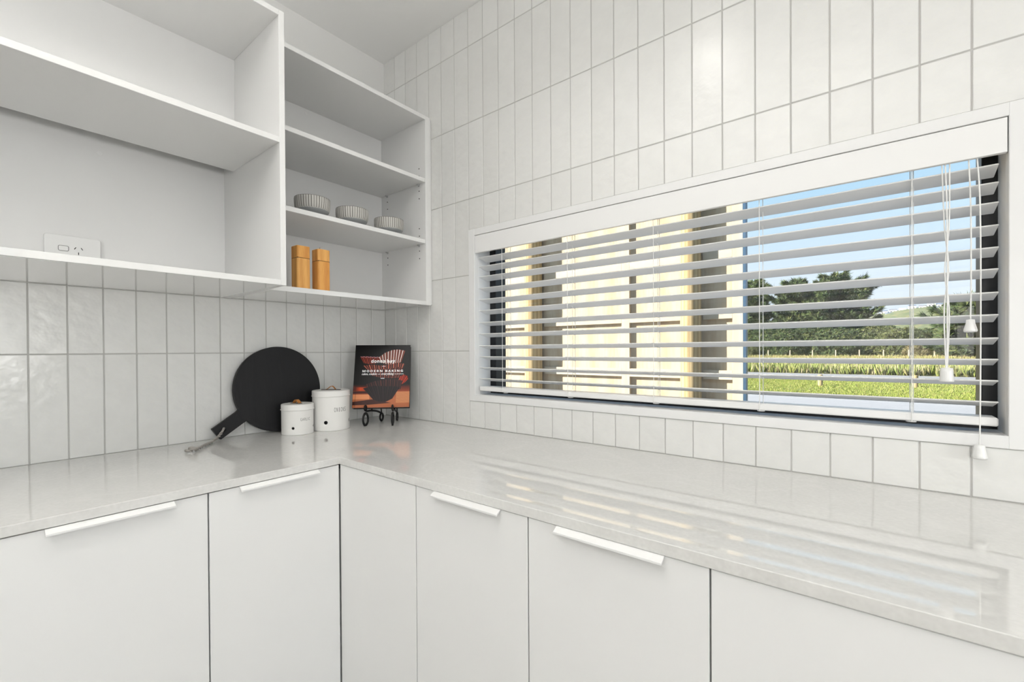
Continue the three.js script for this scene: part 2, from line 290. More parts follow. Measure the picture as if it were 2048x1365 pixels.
{
  const c = thing('corner_cabinet', 'corner base cabinet with one handled door and a plain panel meeting at the inside corner', 'cabinet', [.3, 0, .3]);
  wpart('carcass', [cbox(.002, .1, .002, .575, .86, .93, .001), cbox(.575, .1, .002, .932, .86, .575, .001)], M.carcass, c);
  doorPart(c, DF + .0035, .9293, true, true);
  { const g = cbox(DF + .0012, DB, DF - .018, .9328, DT + .0005, DF, .0008); g.translate(-.3, 0, -.3); part('blank_panel', g, M.door, c, 'plain white panel without handle'); }
  plinth(c, [cbox(.5, 0, .5, .53, .125, .93), cbox(.53, 0, .5, .932, .125, .53)]);
  const c2 = thing('base_cabinet', 'white base cabinet door below the worktop, under the tiles beside the cutting board cord', 'cabinet', [.3, 0, 1.1]);
  wpart('carcass', cbox(.002, .1, .932, .575, .86, 1.262, .001), M.carcass, c2); doorPart(c2, .9325, 1.2605, true, true); plinth(c2, cbox(.5, 0, .932, .53, .125, 1.262));
  const c3 = thing('base_cabinet', 'white base cabinet at the far end of the run below the socket', 'cabinet', [.3, 0, 1.6]);
  wpart('carcass', cbox(.002, .1, 1.264, .575, .86, 1.93, .001), M.carcass, c3); doorPart(c3, 1.2635, 1.594, true, true); doorPart(c3, 1.597, 1.93, true, true); plinth(c3, cbox(.5, 0, 1.264, .53, .125, 1.93));
  const runs = [[.934, 1.27, true, 'white base cabinet with lip handle next to the plain corner panel'], [1.27, 1.605, true, 'white base cabinet with lip handle under the middle of the window'], [1.605, 2.205, false, 'plain white base cabinet front without visible handle under the hanging cord end']];
  for (const [a, b, h, l] of runs) {
    const k = thing('base_cabinet', l, 'cabinet', [(a + b) / 2, 0, .3]);
    wpart('carcass', cbox(a + .0005, .1, .002, b - .0005, .86, .575, .001), M.carcass, k); doorPart(k, a + .0014, b - .0014, false, h, DT + .0008); plinth(k, cbox(a + .0005, 0, .5, b - .0005, .125, .53));
  }
  const k = thing('base_cabinet', 'white base cabinet under the worktop end by the unseen glazed door', 'cabinet', [2.6, 0, .3]);
  wpart('carcass', cbox(2.2055, .1, .002, 2.975, .86, .575, .001), M.carcass, k); doorPart(k, 2.2065, 2.59, false, true); doorPart(k, 2.5925, 2.975, false, true); plinth(k, cbox(2.2055, 0, .5, 2.975, .125, .53));
}

// ------------------------------------------------------------------ open wall shelves
const PT = .0158;
{
  const a = thing('open_shelf_cabinet', 'deep white open wall cabinet with one long shelf and a power socket', 'shelf', [.23, 1.4, 1.15]);
  const z0 = .682, z1 = 1.78, xf = .46, y0 = 1.3995, y1 = 2.198;
  wpart('side_panel', cbox(.004, y0, z0, xf, y1, z0 + PT, .0006), M.melamine, a); wpart('side_panel', cbox(.004, y0, z1 - PT, xf, y1, z1, .0006), M.melamine, a);
  wpart('bottom_panel', cbox(.004, y0, z0 + PT, xf, y0 + PT, z1 - PT, .0006), M.melamineGloss, a); wpart('top_panel', cbox(.004, y1 - PT, z0 + PT, xf, y1, z1 - PT, .0006), M.melamine, a);
  wpart('shelf', cbox(.123, 1.8142, z0 + PT, xf - .001, 1.83, z1 - PT, .0006), M.melamine, a);
  wpart('back_panel', cbox(.027, y0 + PT, z0 + PT, .043, y1 - PT, z1 - PT, .0004), M.melamine, a);
  wpart('back_panel', cbox(.123, 1.83, z0 + PT, .138, y1 - PT, z1 - PT, .0004), M.melamine, a);
  const cap = new THREE.CylinderGeometry(.006, .0065, .0012, 20); cap.rotateZ(-Math.PI / 2); const c = at(199.4, 306.9, 'x', .0436); cap.translate(c.x, c.y, c.z); wpart('screw_cap', cap, M.plastic, a);
}
const BX = .337;
{
  const b = thing('open_shelf_cabinet', 'shallower white open wall cabinet holding bowls and wooden mills', 'shelf', [.17, 1.4, .34]);
  const z0 = .0115, z1 = .6815, y0 = 1.3995, y1 = 2.198, p = .018;
  const sideR = wpart('side_panel', cbox(.004, y0, z0, BX, y1, z0 + .0265, .0006), M.melamine, b); wpart('side_panel', cbox(.004, y0, z1 - PT, BX, y1, z1, .0006), M.melamine, b);
  wpart('scribe_strip', cbox(.004, y0 + .004, .0006, BX - .006, y1 - .002, z0, .0004), M.melamine, b, 'narrow filler strip against the tiles');
  const zi = z0 + .0265, ze = z1 - PT;
  wpart('bottom_panel', cbox(.004, y0, zi, BX, y0 + .0165, ze, .0006), M.melamineGloss, b); wpart('top_panel', cbox(.004, y1 - PT, zi, BX, y1, ze, .0006), M.melamine, b);
  wpart('back_panel', cbox(.018, y0 + .0165, zi, .031, y1 - PT, ze, .0004), M.melamine, b);
  for (const [q, r] of [[1.918, 1.934], [1.660, 1.676]]) {
    const s = wpart('shelf', cbox(.032, q, zi + .0015, BX - .002, r, ze - .0015, .0006), M.melamine, b);
    for (const x of [.296, .075]) { const g = new THREE.CylinderGeometry(.0028, .0028, .012, 10); g.rotateX(Math.PI / 2); g.translate(x, q - .0034, zi + .005); wpart('shelf_pin', [g, cbox(x - .0045, q - .009, zi + .0005, x + .0045, q - .0005, zi + .003, .0005)], M.pin, s); }
  }
  const holes = [];
  for (const [x, ys] of [[.296, [1.985, 1.953, 1.889, 1.857, 1.729, 1.697, 1.633, 1.601]], [.075, [1.889, 1.857, 1.633, 1.601]]]) for (const y of ys) { const g = new THREE.CylinderGeometry(.0026, .0026, .001, 10); g.rotateX(Math.PI / 2); g.translate(x, y, zi + .0003); holes.push(g); }
  meta(wpart('pin_holes', holes, M.dark, b, 'small dark shelf pin holes'), null, null, null, 'stuff');
  const cap = new THREE.CylinderGeometry(.005, .0055, .0012, 20); cap.rotateZ(-Math.PI / 2); const c = at(612, 227, 'x', .0316); cap.translate(c.x, c.y, c.z); wpart('screw_cap', cap, M.plastic, b);
}
{ // power socket
  const s = thing('power_socket', 'white wall power socket with switch inside the deep open cabinet', 'socket', [.0435, 1.494, 1.083]);
  const pl = new THREE.ExtrudeGeometry(rrect(.1125, .0745, .006), { depth: .005, bevelEnabled: true, bevelSize: .0015, bevelThickness: .002, bevelSegments: 3 }); pl.rotateY(Math.PI / 2); pl.translate(.0022, 0, 0); part('plate', pl, M.plastic, s);
  const ring = new THREE.ExtrudeGeometry((() => { const r = rrect(.0215, .0152, .004), h = rrect(.0198, .0135, .0033); r.holes.push(new THREE.Path(h.getPoints(6))); return r; })(), { depth: .0004, bevelEnabled: false }); ring.rotateY(Math.PI / 2); ring.translate(.0092, .002, .02); const sw = part('switch', (() => { const g = new THREE.ExtrudeGeometry(rrect(.0185, .0122, .003), { depth: .0016, bevelEnabled: true, bevelSize: .0004, bevelThickness: .0005, bevelSegments: 2 }); g.rotateY(Math.PI / 2); g.translate(.0088, .002, .02); return g; })(), M.plastic, s);
  part('switch_gap', ring, M.dark, sw, 'dark gap around the rocker');
  for (const [y, z, r] of [[.0055, -.0036, -.55], [.0055, -.0175, .55], [-.0085, -.0105, 0]]) { const g = cbox(-.0003, -.0035, -.0009, .0003, .0035, .0009, .0001); const m = part('pin_slot', g, M.dark, s); m.position.set(.0092, y, z); m.rotation.x = r; }
}

// ------------------------------------------------------------------ things on the shelves
function bowl(x, z, turn, label, scale) {
  const prof = [[.0001, .004], [.038, .004], [.041, 0], [.045, .0005], [.046, .008], [.0475, .0125], [.054, .0155], [.0615, .0205], [.066, .028], [.0688, .040], [.0702, .053], [.0705, .066], [.0698, .0705], [.0682, .072], [.0667, .0705], [.0655, .062], [.064, .048], [.061, .036], [.054, .024], [.042, .0165], [.02, .0135], [.0001, .013]];
  const n = 168, g = lathe(prof, n), p = g.attributes.position, fl = 42;
  for (let i = 0; i < p.count; i++) { const px = p.getX(i), py = p.getY(i), pz = p.getZ(i), r = Math.hypot(px, pz); const row = i % prof.length; if (row >= 8 && row <= 11) { const a = Math.atan2(pz, px), k = 1 - .022 * Math.pow(Math.abs(Math.cos(a * fl / 2)), 6); p.setX(i, px * k); p.setZ(i, pz * k); } }
  g.computeVertexNormals();
  const uvA = g.attributes.uv; for (let i = 0; i < p.count; i++) uvA.setXY(i, (Math.atan2(p.getZ(i), p.getX(i)) / (2 * Math.PI) + 1) % 1, (i % prof.length) / (prof.length - 1));
  for (let i = 0; i < p.count; i++) { const seg = Math.floor(i / prof.length); uvA.setX(i, seg / n); }
  const o = thing('ribbed_bowl', label, 'bowl', [x, 1.676, z], 'ribbed bowls on the shelf');
  const body = part('bowl_body', g, M.glaze, o); o.rotation.y = turn; o.scale.set(.845 * scale, .89 * scale, .845 * scale);
  const rim = new THREE.TorusGeometry(.0684, .0013, 8, 72); rim.rotateX(Math.PI / 2); rim.translate(0, .0713, 0); part('rim', rim, M.glazeRim, o, 'dark unglazed rim line');
}
{
  const c = document.createElement('canvas'); c.width = 2048; c.height = 256; const k = c.getContext('2d');
  k.fillStyle = '#a3a4a2'; k.fillRect(0, 0, 2048, 256);
  const v = (row) => 256 - row / 21 * 256;
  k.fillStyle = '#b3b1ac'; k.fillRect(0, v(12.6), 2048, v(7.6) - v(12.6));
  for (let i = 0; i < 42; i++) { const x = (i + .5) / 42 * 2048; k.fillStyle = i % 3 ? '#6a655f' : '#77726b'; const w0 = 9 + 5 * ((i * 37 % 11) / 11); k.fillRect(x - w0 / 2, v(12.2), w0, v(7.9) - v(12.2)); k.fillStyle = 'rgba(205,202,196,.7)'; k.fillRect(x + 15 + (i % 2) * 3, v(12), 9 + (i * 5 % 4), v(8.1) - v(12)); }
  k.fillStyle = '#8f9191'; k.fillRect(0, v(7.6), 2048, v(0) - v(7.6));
  const t = new THREE.CanvasTexture(c); t.colorSpace = THREE.SRGBColorSpace; t.wrapS = THREE.RepeatWrapping;
  M.glaze = std({ map: t, roughness: .35 }); M.glazeRim = std({ color: lin(.12, .11, .10), roughness: .5 });
  bowl(.268, .4988, .2, 'grey ribbed ceramic bowl on the shelf, next to the deep cabinet side', 1.0);
  bowl(.266, .341, 1.1, 'grey ribbed ceramic bowl on the shelf between two others', 1.0);
  bowl(.264, .1715, 2.3, 'grey ribbed ceramic bowl on the shelf nearest the panel with pin holes', 1);
}
function mill(z, mat, mat2, label, knob) {
  const o = thing('wooden_mill', label, 'mill', [.2775, 1.416, z], 'square wooden mills'), w = .0465;
  const ex = (h, y, m) => { const g = new THREE.ExtrudeGeometry(rrect(w - .003, w - .003, .0065), { depth: h - .003, bevelEnabled: true, bevelSize: .0015, bevelThickness: .0015, bevelSegments: 2, curveSegments: 6 }); g.rotateX(-Math.PI / 2); g.translate(0, y + .0015, 0);
    const p = g.attributes.position, n = g.attributes.normal, uv = g.attributes.uv; for (let i = 0; i < p.count; i++) uv.setXY(i, (Math.abs(n.getX(i)) > .7 ? p.getZ(i) : p.getX(i)) * 9 + .5, (p.getY(i) + (Math.abs(n.getY(i)) > .7 ? p.getZ(i) : 0)) * 5); return g; };
  part('body', ex(.1063, 0), mat, o); part('joint', cbox(-w / 2 + .002, .1055, -w / 2 + .002, w / 2 - .002, .1085, w / 2 - .002, .0004), M.dark, o, 'dark seam below the head'); part('head', ex(.0407, .1075), mat2, o);
  if (knob) { const g = lathe([[.0001, 0], [.005, 0], [.005, .004], [.004, .0055], [.0055, .008], [.0045, .0105], [.0001, .011]], 20); g.translate(0, .148, 0); part('knob', g, M.steel, o, 'small steel top nut'); }
}
mill(.5475, M.oak, M.oak2, 'square wooden mill with plain top, beside the deep cabinet side', false);
mill(.4745, M.oak2, M.oak, 'square wooden mill with a small steel nut on top', true);

// ------------------------------------------------------------------ things on the worktop
{ // round black board with handle, leaning on the tiles
  const o = thing('cutting_board', 'round black wooden cutting board with handle leaning on the tiles', 'board', [.0485, .9030, .511]); o.rotation.z = 5.2 * Math.PI / 180;
  const R = .1615, cy = R, dir = [Math.cos(-.5725), Math.sin(-.5725)], nrm = [-dir[1], dir[0]], hw = .0237, L = .2625;
  const ja = Math.asin((hw + .004) / R), a0 = -.5725 + ja, a1 = -.5725 - ja, s = new THREE.Shape(), P = (l, q) => [dir[0] * l + nrm[0] * q, cy + dir[1] * l + nrm[1] * q];
  s.absarc(0, cy, R, a0, a1 + Math.PI * 2, false);
  s.quadraticCurveTo(...P(R * .985, -hw), ...P(R + .012, -hw)); s.lineTo(...P(L - .003, -hw)); s.quadraticCurveTo(...P(L, -hw), ...P(L, -hw + .003)); s.lineTo(...P(L, hw - .003)); s.quadraticCurveTo(...P(L, hw), ...P(L - .003, hw)); s.lineTo(...P(R + .012, hw)); s.quadraticCurveTo(...P(R * .985, hw), R * Math.cos(a0), cy + R * Math.sin(a0));
  const hole = new THREE.Path(), hc = P(L - .026, -.002); hole.absarc(hc[0], hc[1], .0055, 0, Math.PI * 2, true); s.holes.push(hole);
  const g = new THREE.ExtrudeGeometry(s, { depth: .013, bevelEnabled: true, bevelSize: .0016, bevelThickness: .0016, bevelOffset: -.0016, bevelSegments: 3, curveSegments: 64 }); g.rotateY(-Math.PI / 2);
  part('board', g, M.black, o);
  // cord: two twisted strands ending in a knot
  const inv = new THREE.Matrix4().compose(o.position, new THREE.Quaternion().setFromEuler(o.rotation), V(1, 1, 1)).invert(), loc = p => V(...p).applyMatrix4(inv);
  const path = new THREE.CatmullRomCurve3([[.033, .938, .709], [.0475, .941, .709], [.057, .934, .716], [.066, .918, .731], [.085, .9058, .757], [.115, .9058, .782], [.155, .9058, .812], [.186, .9062, .836]].map(p => V(...p)));
  const strands = [];
  for (const ph of [0, Math.PI]) { const pts = []; for (let i = 0; i <= 90; i++) { const t = i / 90, p = path.getPoint(t), a = ph + Math.max(0, t - .32) * 55, r = t < .32 ? .0012 : .0026, tan = path.getTangent(t), sx = V(0, 1, 0).cross(tan).normalize(), sy = tan.clone().cross(sx); pts.push(p.addScaledVector(sx, Math.cos(a) * r).addScaledVector(sy, Math.sin(a) * r).applyMatrix4(inv)); } strands.push(tube(pts, .0026, 180, 7)); }
  const cord = part('hanging_cord', strands, M.rope, o, 'grey twisted cord with a knotted end');
  const kn = new THREE.TorusKnotGeometry(.0058, .0046, 84, 8, 2, 3); kn.rotateX(1.2); kn.scale(1, .8, 1.1); const kp = loc([.193, .9125, .842]); kn.translate(kp.x, kp.y, kp.z);
  const tail = tube([[.196, .908, .846], [.188, .9075, .855], [.172, .906, .8555]].map(loc), .0042, 12, 7); part('knot', [kn, tail], M.rope, cord);
}
const csg = new Evaluator(); csg.attributes = ['position', 'normal', 'uv'];
function canister(x, z, r, h, lidH, text, o, label, strap) {
  const g0 = thing('canister', label, 'canister', [x, .9, z]);
  const view = Math.atan2(EYE.x - x, EYE.z - z), face = view + o.text * Math.PI / 180;    // azimuth (from +z towards +x) of the lettering
  g0.rotation.y = face;                                                                   // local +z carries the lettering
  const hb = h - lidH + .004, t = .0014;
  const body = new THREE.LatheGeometry([[.0001, .0008], [r - .003, .0008], [r - .0012, 0], [r, .0012], [r, .003], [r - .0003, .0045], [r, hb * .3], [r, hb * .6], [r, hb], [r - t, hb], [r - t, .004], [.0001, .004]].map(p => new THREE.Vector2(...p)), 96);
  { const p = body.attributes.position, uv = body.attributes.uv; for (let i = 0; i < p.count; i++) uv.setY(i, p.getY(i) / h); }
  let brush = new Brush(body); brush.updateMatrixWorld();
  for (let k = 0; k < 2; k++) { const c = new THREE.CylinderGeometry(o.hole, o.hole, r * 3, 28); c.rotateX(Math.PI / 2); c.rotateY(Math.PI / 4 + k * Math.PI / 2); c.translate(0, o.holeY, 0); const q = new Brush(c); q.updateMatrixWorld(); brush = csg.evaluate(brush, q, SUBTRACTION); }
  const cv = document.createElement('canvas'); cv.width = 2048; cv.height = Math.round(2048 * h / (2 * Math.PI * r)); const k = cv.getContext('2d'); k.fillStyle = '#ffffff'; k.fillRect(0, 0, cv.width, cv.height);
  const ppm = 2048 / (2 * Math.PI * r), fh = o.letter * ppm; k.fillStyle = '#2c2c2c'; k.textAlign = 'center'; k.textBaseline = 'middle'; k.font = `${Math.round(fh * 1.36)}px sans-serif`;
  const adv = o.width / text.length * ppm, cx = 0;
  [...text].forEach((ch, i) => { for (const wrap of [0, 2048]) { k.save(); k.translate(cx + wrap + (i - (text.length - 1) / 2) * adv, cv.height - o.textY * ppm); const wch = k.measureText(ch).width; k.scale(ch === 'I' ? 1 : Math.min(1, adv * .80 / wch), 1); if (ch === 'I') k.fillRect(-fh * .055, -fh * .53, fh * .11, fh * 1.02); else k.fillText(ch, 0, 0); k.restore(); } });
  const tex = new THREE.CanvasTexture(cv); tex.colorSpace = THREE.SRGBColorSpace; tex.wrapS = THREE.RepeatWrapping; tex.anisotropy = 8;
  part('body', brush.geometry, phy({ color: lin(.80, .79, .765), map: tex, roughness: .42 }), g0, 'off-white tin with black lettering and round air holes');
  const y0 = h - lidH, lid = lathe([[r - .001, y0 + .0005], [r + .0008, y0], [r + .0026, y0 + .0006], [r + .0031, y0 + .0018], [r + .0026, y0 + .003], [r + .0011, y0 + .0036], [r + .001, h - .0035], [r + .0002, h - .0012], [r - .002, h - .0002], [r - .004, h - .0006], [.0001, h - .0006]], 72);
  const L = part('lid', lid, M.tin, g0); strap(L, h, face);
}
canister(.123, .487, .0553, .1115, .0225, 'GARLIC', { text: 29, hole: .0049, holeY: .0262, letter: .0105, width: .0385, textY: .0565 }, 'small white lidded canister lettered GARLIC in front of the board', (L, h, face) => {
  const y = h - .0004, strip = (pts, w, mat, name, lab) => { const s = new THREE.Shape(); const up = pts, dn = pts.map(([a, b], i) => { const p = pts[Math.max(0, i - 1)], q = pts[Math.min(pts.length - 1, i + 1)], l = Math.hypot(q[0] - p[0], q[1] - p[1]); return [a + (q[1] - p[1]) / l * .0016, b - (q[0] - p[0]) / l * .0016]; }).reverse(); s.moveTo(...up[0]); for (const p of [...up.slice(1), ...dn]) s.lineTo(...p); s.closePath(); const g = new THREE.ExtrudeGeometry(s, { depth: w, bevelEnabled: false }); g.translate(0, y + .0016, -w / 2); g.rotateY(-face + .25); return part(name, g, mat, L, lab); };
  const arc = []; for (let i = 0; i <= 14; i++) { const t = i / 14; arc.push([-.017 + .030 * t, .0002 + .0125 * Math.sin(Math.PI * Math.pow(t, .8))]); }
  strip([[-.03, 0], [-.016, 0], [-.004, .0004], [.018, 0]], .013, M.leatherDark, 'strap_base', 'dark leather strap end');
  strip(arc, .0145, M.leatherTan, 'strap_loop', 'tan leather pull loop');
});
canister(.133, .3575, .0692, .1535, .0235, 'ONIONS', { text: 29, hole: .0071, holeY: .0335, letter: .0165, width: .0505, textY: .0805 }, 'larger white lidded canister lettered ONIONS beside the book stand', (L, h, face) => {
  const y = h - .0004, mk = (pts, w, mat, name, ang, lab) => { const s = new THREE.Shape(); s.moveTo(pts[0][0], pts[0][1]); for (const p of pts.slice(1)) s.lineTo(...p); for (const p of pts.slice().reverse()) s.lineTo(p[0], p[1] + .0017); s.closePath(); const g = new THREE.ExtrudeGeometry(s, { depth: w, bevelEnabled: false }); g.translate(0, y, -w / 2); g.rotateY(-face + ang); part(name, g, mat, L, lab); };
  mk([[-.038, 0], [-.02, 0], [.0, .0002], [.02, .0002], [.038, 0]], .013, M.leatherDark, 'strap_base', .62, 'dark leather strap lying on the lid');
  const a = []; for (let i = 0; i <= 14; i++) { const t = i / 14; a.push([-.018 + .036 * t, .0018 + .0125 * Math.pow(Math.sin(Math.PI * Math.pow(t, 1.35)), 1.2)]); }
  mk(a, .0125, M.leatherTan, 'strap_loop', .72, 'tan leather pull loop');
});

{ // cook book and its stand
  const yaw = 45.4 * Math.PI / 180, tilt = -18 * Math.PI / 180, bw = .2295, bh = .271, th = .03;
  const c = document.createElement('canvas'); c.width = 920; c.height = 1084; const k = c.getContext('2d');
  k.fillStyle = '#060506'; k.fillRect(0, 0, 920, 1084);
  // table top in orange and brown with dark bands
  const gr = k.createLinearGradient(0, 690, 0, 1084); gr.addColorStop(0, '#060506'); gr.addColorStop(.12, '#5a2015'); gr.addColorStop(.3, '#8c3a20'); gr.addColorStop(.6, '#b0653f'); gr.addColorStop(1, '#a85f3a'); k.fillStyle = gr; k.fillRect(0, 690, 920, 394);
  let q = k.createLinearGradient(0, 0, 330, 0); q.addColorStop(0, '#3a0f0a'); q.addColorStop(.35, '#c84418'); q.addColorStop(1, '#7a2a14'); k.fillStyle = q; k.fillRect(0, 740, 330, 60); k.fillStyle = '#3b1410'; k.fillRect(0, 808, 310, 38); k.fillStyle = '#d98b5c'; k.fillRect(0, 862, 270, 80); k.fillStyle = '#3c1a14'; k.beginPath(); k.moveTo(0, 985); k.lineTo(310, 945); k.lineTo(620, 1010); k.lineTo(250, 1036); k.lineTo(0, 1040); k.fill();
  k.fillStyle = '#c58054'; k.fillRect(700, 820, 220, 190); k.fillStyle = '#a9633d'; for (let i = 0; i < 60; i++) { k.globalAlpha = .5; k.fillRect(640 + (i * 71) % 280, 840 + (i * 37) % 240, 50, 3); } k.globalAlpha = 1;
  // paper baking cases, each a fan of pleats between a rim curve and a base curve
  const cup = (rim, base, n, cols) => { for (let i = 0; i < n; i++) { const L = (arr, t) => { const s = t * (arr.length - 1), j = Math.min(arr.length - 2, Math.floor(s)), f = s - j; return [arr[j][0] + (arr[j + 1][0] - arr[j][0]) * f, arr[j][1] + (arr[j + 1][1] - arr[j][1]) * f]; }; const a = L(rim, i / n), b = L(rim, (i + 1) / n), d = L(base, (i + 1) / n), e = L(base, i / n), m = L(rim, (i + .5) / n); k.fillStyle = cols[i % cols.length]; k.beginPath(); k.moveTo(...a); k.lineTo(m[0], m[1] - 9); k.lineTo(...b); k.lineTo(...d); k.lineTo(...e); k.fill(); } };
  cup([[90, 210], [200, 205], [330, 222], [430, 215]], [[150, 320], [240, 338], [330, 330], [420, 300]], 22, ['#8e2f1e', '#3a0f0c', '#a94630', '#250a0a']);
  k.strokeStyle = '#d9a8b4'; k.lineWidth = 7; k.beginPath(); k.moveTo(90, 206); for (let i = 1; i < 12; i++) k.lineTo(90 + i * 28, 204 + (i % 2) * 9 + i); k.stroke();
  cup([[400, 220], [500, 140], [620, 92], [720, 84], [840, 112]], [[440, 318], [520, 340], [610, 350], [700, 330], [776, 305]], 36, ['#ffe9e0', '#3a100d', '#9a4c3a', '#250a09']);
  cup([[150, 370], [290, 350], [420, 372], [560, 352], [700, 318], [836, 345]], [[210, 430], [320, 470], [430, 480], [560, 470], [700, 448], [800, 420]], 34, ['#b5604a', '#351010', '#7e3a2c', '#1f0808']);
  cup([[250, 460], [400, 440], [560, 430], [720, 400], [800, 420]], [[300, 540], [420, 575], [540, 585], [650, 590], [740, 585]], 30, ['#8a4536', '#2b0d0c', '#5e241c', '#190708']);
  cup([[760, 560], [820, 530], [880, 560], [892, 610]], [[690, 720], [740, 730], [790, 700], [850, 655]], 14, ['#d63c1c', '#5a120c', '#a52a16', '#3a0c0a']);
  cup([[210, 690], [350, 640], [540, 610], [690, 610], [800, 640]], [[250, 800], [400, 800], [540, 800], [680, 800], [770, 780]], 34, ['#4b2420', '#120a0b', '#35181a', '#1d0d0f']);
  cup([[160, 760], [330, 720], [560, 730], [760, 740]], [[330, 950], [420, 985], [540, 990], [640, 940]], 30, ['#26161a', '#0d0a0d', '#1c1014', '#120c10']);
  k.fillStyle = '#fff'; k.textAlign = 'center'; k.textBaseline = 'alphabetic';
  k.font = 'bold 80px sans-serif'; k.save(); k.translate(466, 316); k.scale(.99, 1); k.fillText('donna hay', 0, 0); k.restore();
  k.font = 'bold 62px sans-serif'; const t2 = 'MODERN BAKING'; let x2 = 0; const ad = [...t2].map(ch => k.measureText(ch).width + 8), tot = ad.reduce((p, n) => p + n, 0), s2 = 690 / tot; k.textAlign = 'left'; k.save(); k.translate(128, 478); k.scale(s2, .82); [...t2].forEach((ch, i) => { k.fillText(ch, x2, 0); x2 += ad[i]; }); k.restore(); k.textAlign = 'left';
  const word = (t, x, y, w, f) => { k.font = f; k.save(); k.translate(x, y); k.scale(w / k.measureText(t).width, 1); k.fillText(t, 0, 0); k.restore(); };
  word('cakes, cookies', 124, 528, 250, 'italic bold 46px serif'); word('AND', 388, 522, 44, 'bold 17px sans-serif'); word('everything', 444, 530, 205, 'italic bold 50px serif'); word('IN BETWEEN', 662, 522, 154, 'bold 17px sans-serif');
  k.fillRect(438, 585, 62, 9); k.fillRect(452, 376, 60, 5);
  k.fillStyle = 'rgba(0,0,0,.35)'; k.fillRect(38, 0, 7, 1084);
  const tex = new THREE.CanvasTexture(c); tex.colorSpace = THREE.SRGBColorSpace; tex.anisotropy = 8;
  const print = phy({ map: tex, roughness: .3, specularIntensity: .45 }), dark = std({ color: lin(.022, .016, .016), roughness: .4 }), pages = std({ color: lin(.62, .56, .5), roughness: .9 });
  const o = thing('cook_book', 'hardback cook book with dark cover of paper baking cases on a black stand', 'book', [.2292, .9735, .1936]);
  o.rotation.order = 'YXZ'; o.rotation.y = yaw; o.rotation.x = tilt;
  const front = new THREE.BoxGeometry(bw, bh, .003); front.translate(0, bh / 2, -.0015); part('front_cover', front, [dark, dark, dark, dark, print, dark], o, 'printed front cover with white lettering');
  part('back_cover', cbox(-bw / 2, 0, -th, bw / 2, bh, -th + .003, .0008), dark, o); part('spine', cbox(-bw / 2 - .0005, 0, -th + .001, -bw / 2 + .003, bh, -.001, .0008), dark, o); part('page_block', cbox(-bw / 2 + .003, .004, -th + .003, bw / 2 - .004, bh - .004, -.003, .0005), pages, o);
  // stand: two side frames with scroll feet, a shelf arm each, and a back rest
  const e = thing('book_stand', 'small black iron book stand with scroll feet under the cook book', 'stand', [.2292, .9, .1936]); e.rotation.y = yaw;
  const ringG = (r, ry, tr) => { const g = new THREE.TorusGeometry(r, tr, 10, 40); g.scale(1, ry, 1); g.rotateY(Math.PI / 2); return g; };
  for (const [sx, splay, name] of [[-.0545, -.36, 'side_frame'], [.0495, -.02, 'side_frame']]) {
    const grp = new THREE.Group(); grp.position.set(sx, 0, 0); grp.rotation.y = splay;
    const ps = [];
    const fr = ringG(.0185, 1.28, .0042); fr.translate(0, .0279, .012); ps.push(fr);
    const hk = ringG(.0065, 1.3, .004); hk.translate(0, .0735, .012); ps.push(hk);
    const bk = ringG(.0128, 1.2, .004); bk.translate(0, .0194, -.115); ps.push(bk);
    ps.push(tube([[0, .0655, .014], [0, .0605, .004], [0, .058, -.03], [0, .05, -.075], [0, .036, -.115]], .0042, 28, 8));
    ps.push(tube([[0, .0575, -.034], [0, .10, -.056], [0, .16, -.076], [0, .2, -.089]], .0035, 18, 8));
    ps.push(tube([[0, .198, -.089], [0, .12, -.101], [0, .034, -.116]], .003, 12, 8));
    const m = merge(ps); m.applyMatrix4(new THREE.Matrix4().makeRotationY(splay)); m.translate(sx, 0, 0); part('side_frame', m, M.iron, e);
  }
  const bar = tube([[-.07, .10, -.072], [0, .10, -.072], [.05, .10, -.066]], .003, 12, 8); part('cross_bar', bar, M.iron, e);
}

// ------------------------------------------------------------------ downlight, and lamps out of view that light the room
{
  const l = thing('downlight', 'round recessed ceiling downlight above the worktop corner', 'light', [1.23, CEIL, .9]);
  part('rim', lathe([[.043, .012], [.0445, -.002], [.054, -.0025], [.055, -.0005], [.0446, .0005], [.0446, .03], [.043, .03]], 40), M.gloss, l);
  const lens = new THREE.CircleGeometry(.0435, 40); lens.rotateX(Math.PI / 2); lens.translate(0, .012, 0);
  part('lens', lens, std({ color: 0xffffff, emissive: lin(1, .97, .92), emissiveIntensity: 2.5, roughness: .5 }), l, 'glowing frosted lens');
  const can = new THREE.CylinderGeometry(.0446, .0446, .06, 32, 1, true); can.translate(0, .04, 0); part('housing', can, M.carcass, l);
  const s = new THREE.SpotLight(lin(1, .97, .92), LAMP_SPOT, 0, 1.25, .6, 2); s.position.set(1.23, CEIL - .006, .9); s.target.position.set(1.23, 0, .9); s.castShadow = true; s.shadow.radius = 2.2; scene.add(s, s.target);
}
function lantern(x, y, z, r, power, label) {                          // unseen paper pendant, placed out of view for soft light from the side
  const l = thing('unseen_lantern', label, 'light', [x, CEIL, z], 'unseen round paper lanterns');
  part('canopy', lathe([[.0001, -.022], [.045, -.022], [.05, -.014], [.05, -.0005], [.0001, -.0005]], 28), M.gloss, l);
  part('flex', tube([[0, -.02, 0], [0, (y - CEIL) * .5, 0], [0, y - CEIL + r, 0]], .003, 8, 6), M.cordWhite, l);
  const g = new THREE.SphereGeometry(r, 40, 28); g.translate(0, y - CEIL, 0);
  part('paper_globe', g, std({ color: 0xffffff, emissive: lin(1, .985, .95), emissiveIntensity: 1.5, roughness: .9 }), l, 'glowing white paper globe out of view');
  const p = new THREE.PointLight(lin(1, .985, .955), power, 0, 2); p.position.set(x, y, z); p.castShadow = true; p.shadow.radius = r * .95 / .02; scene.add(p);
}
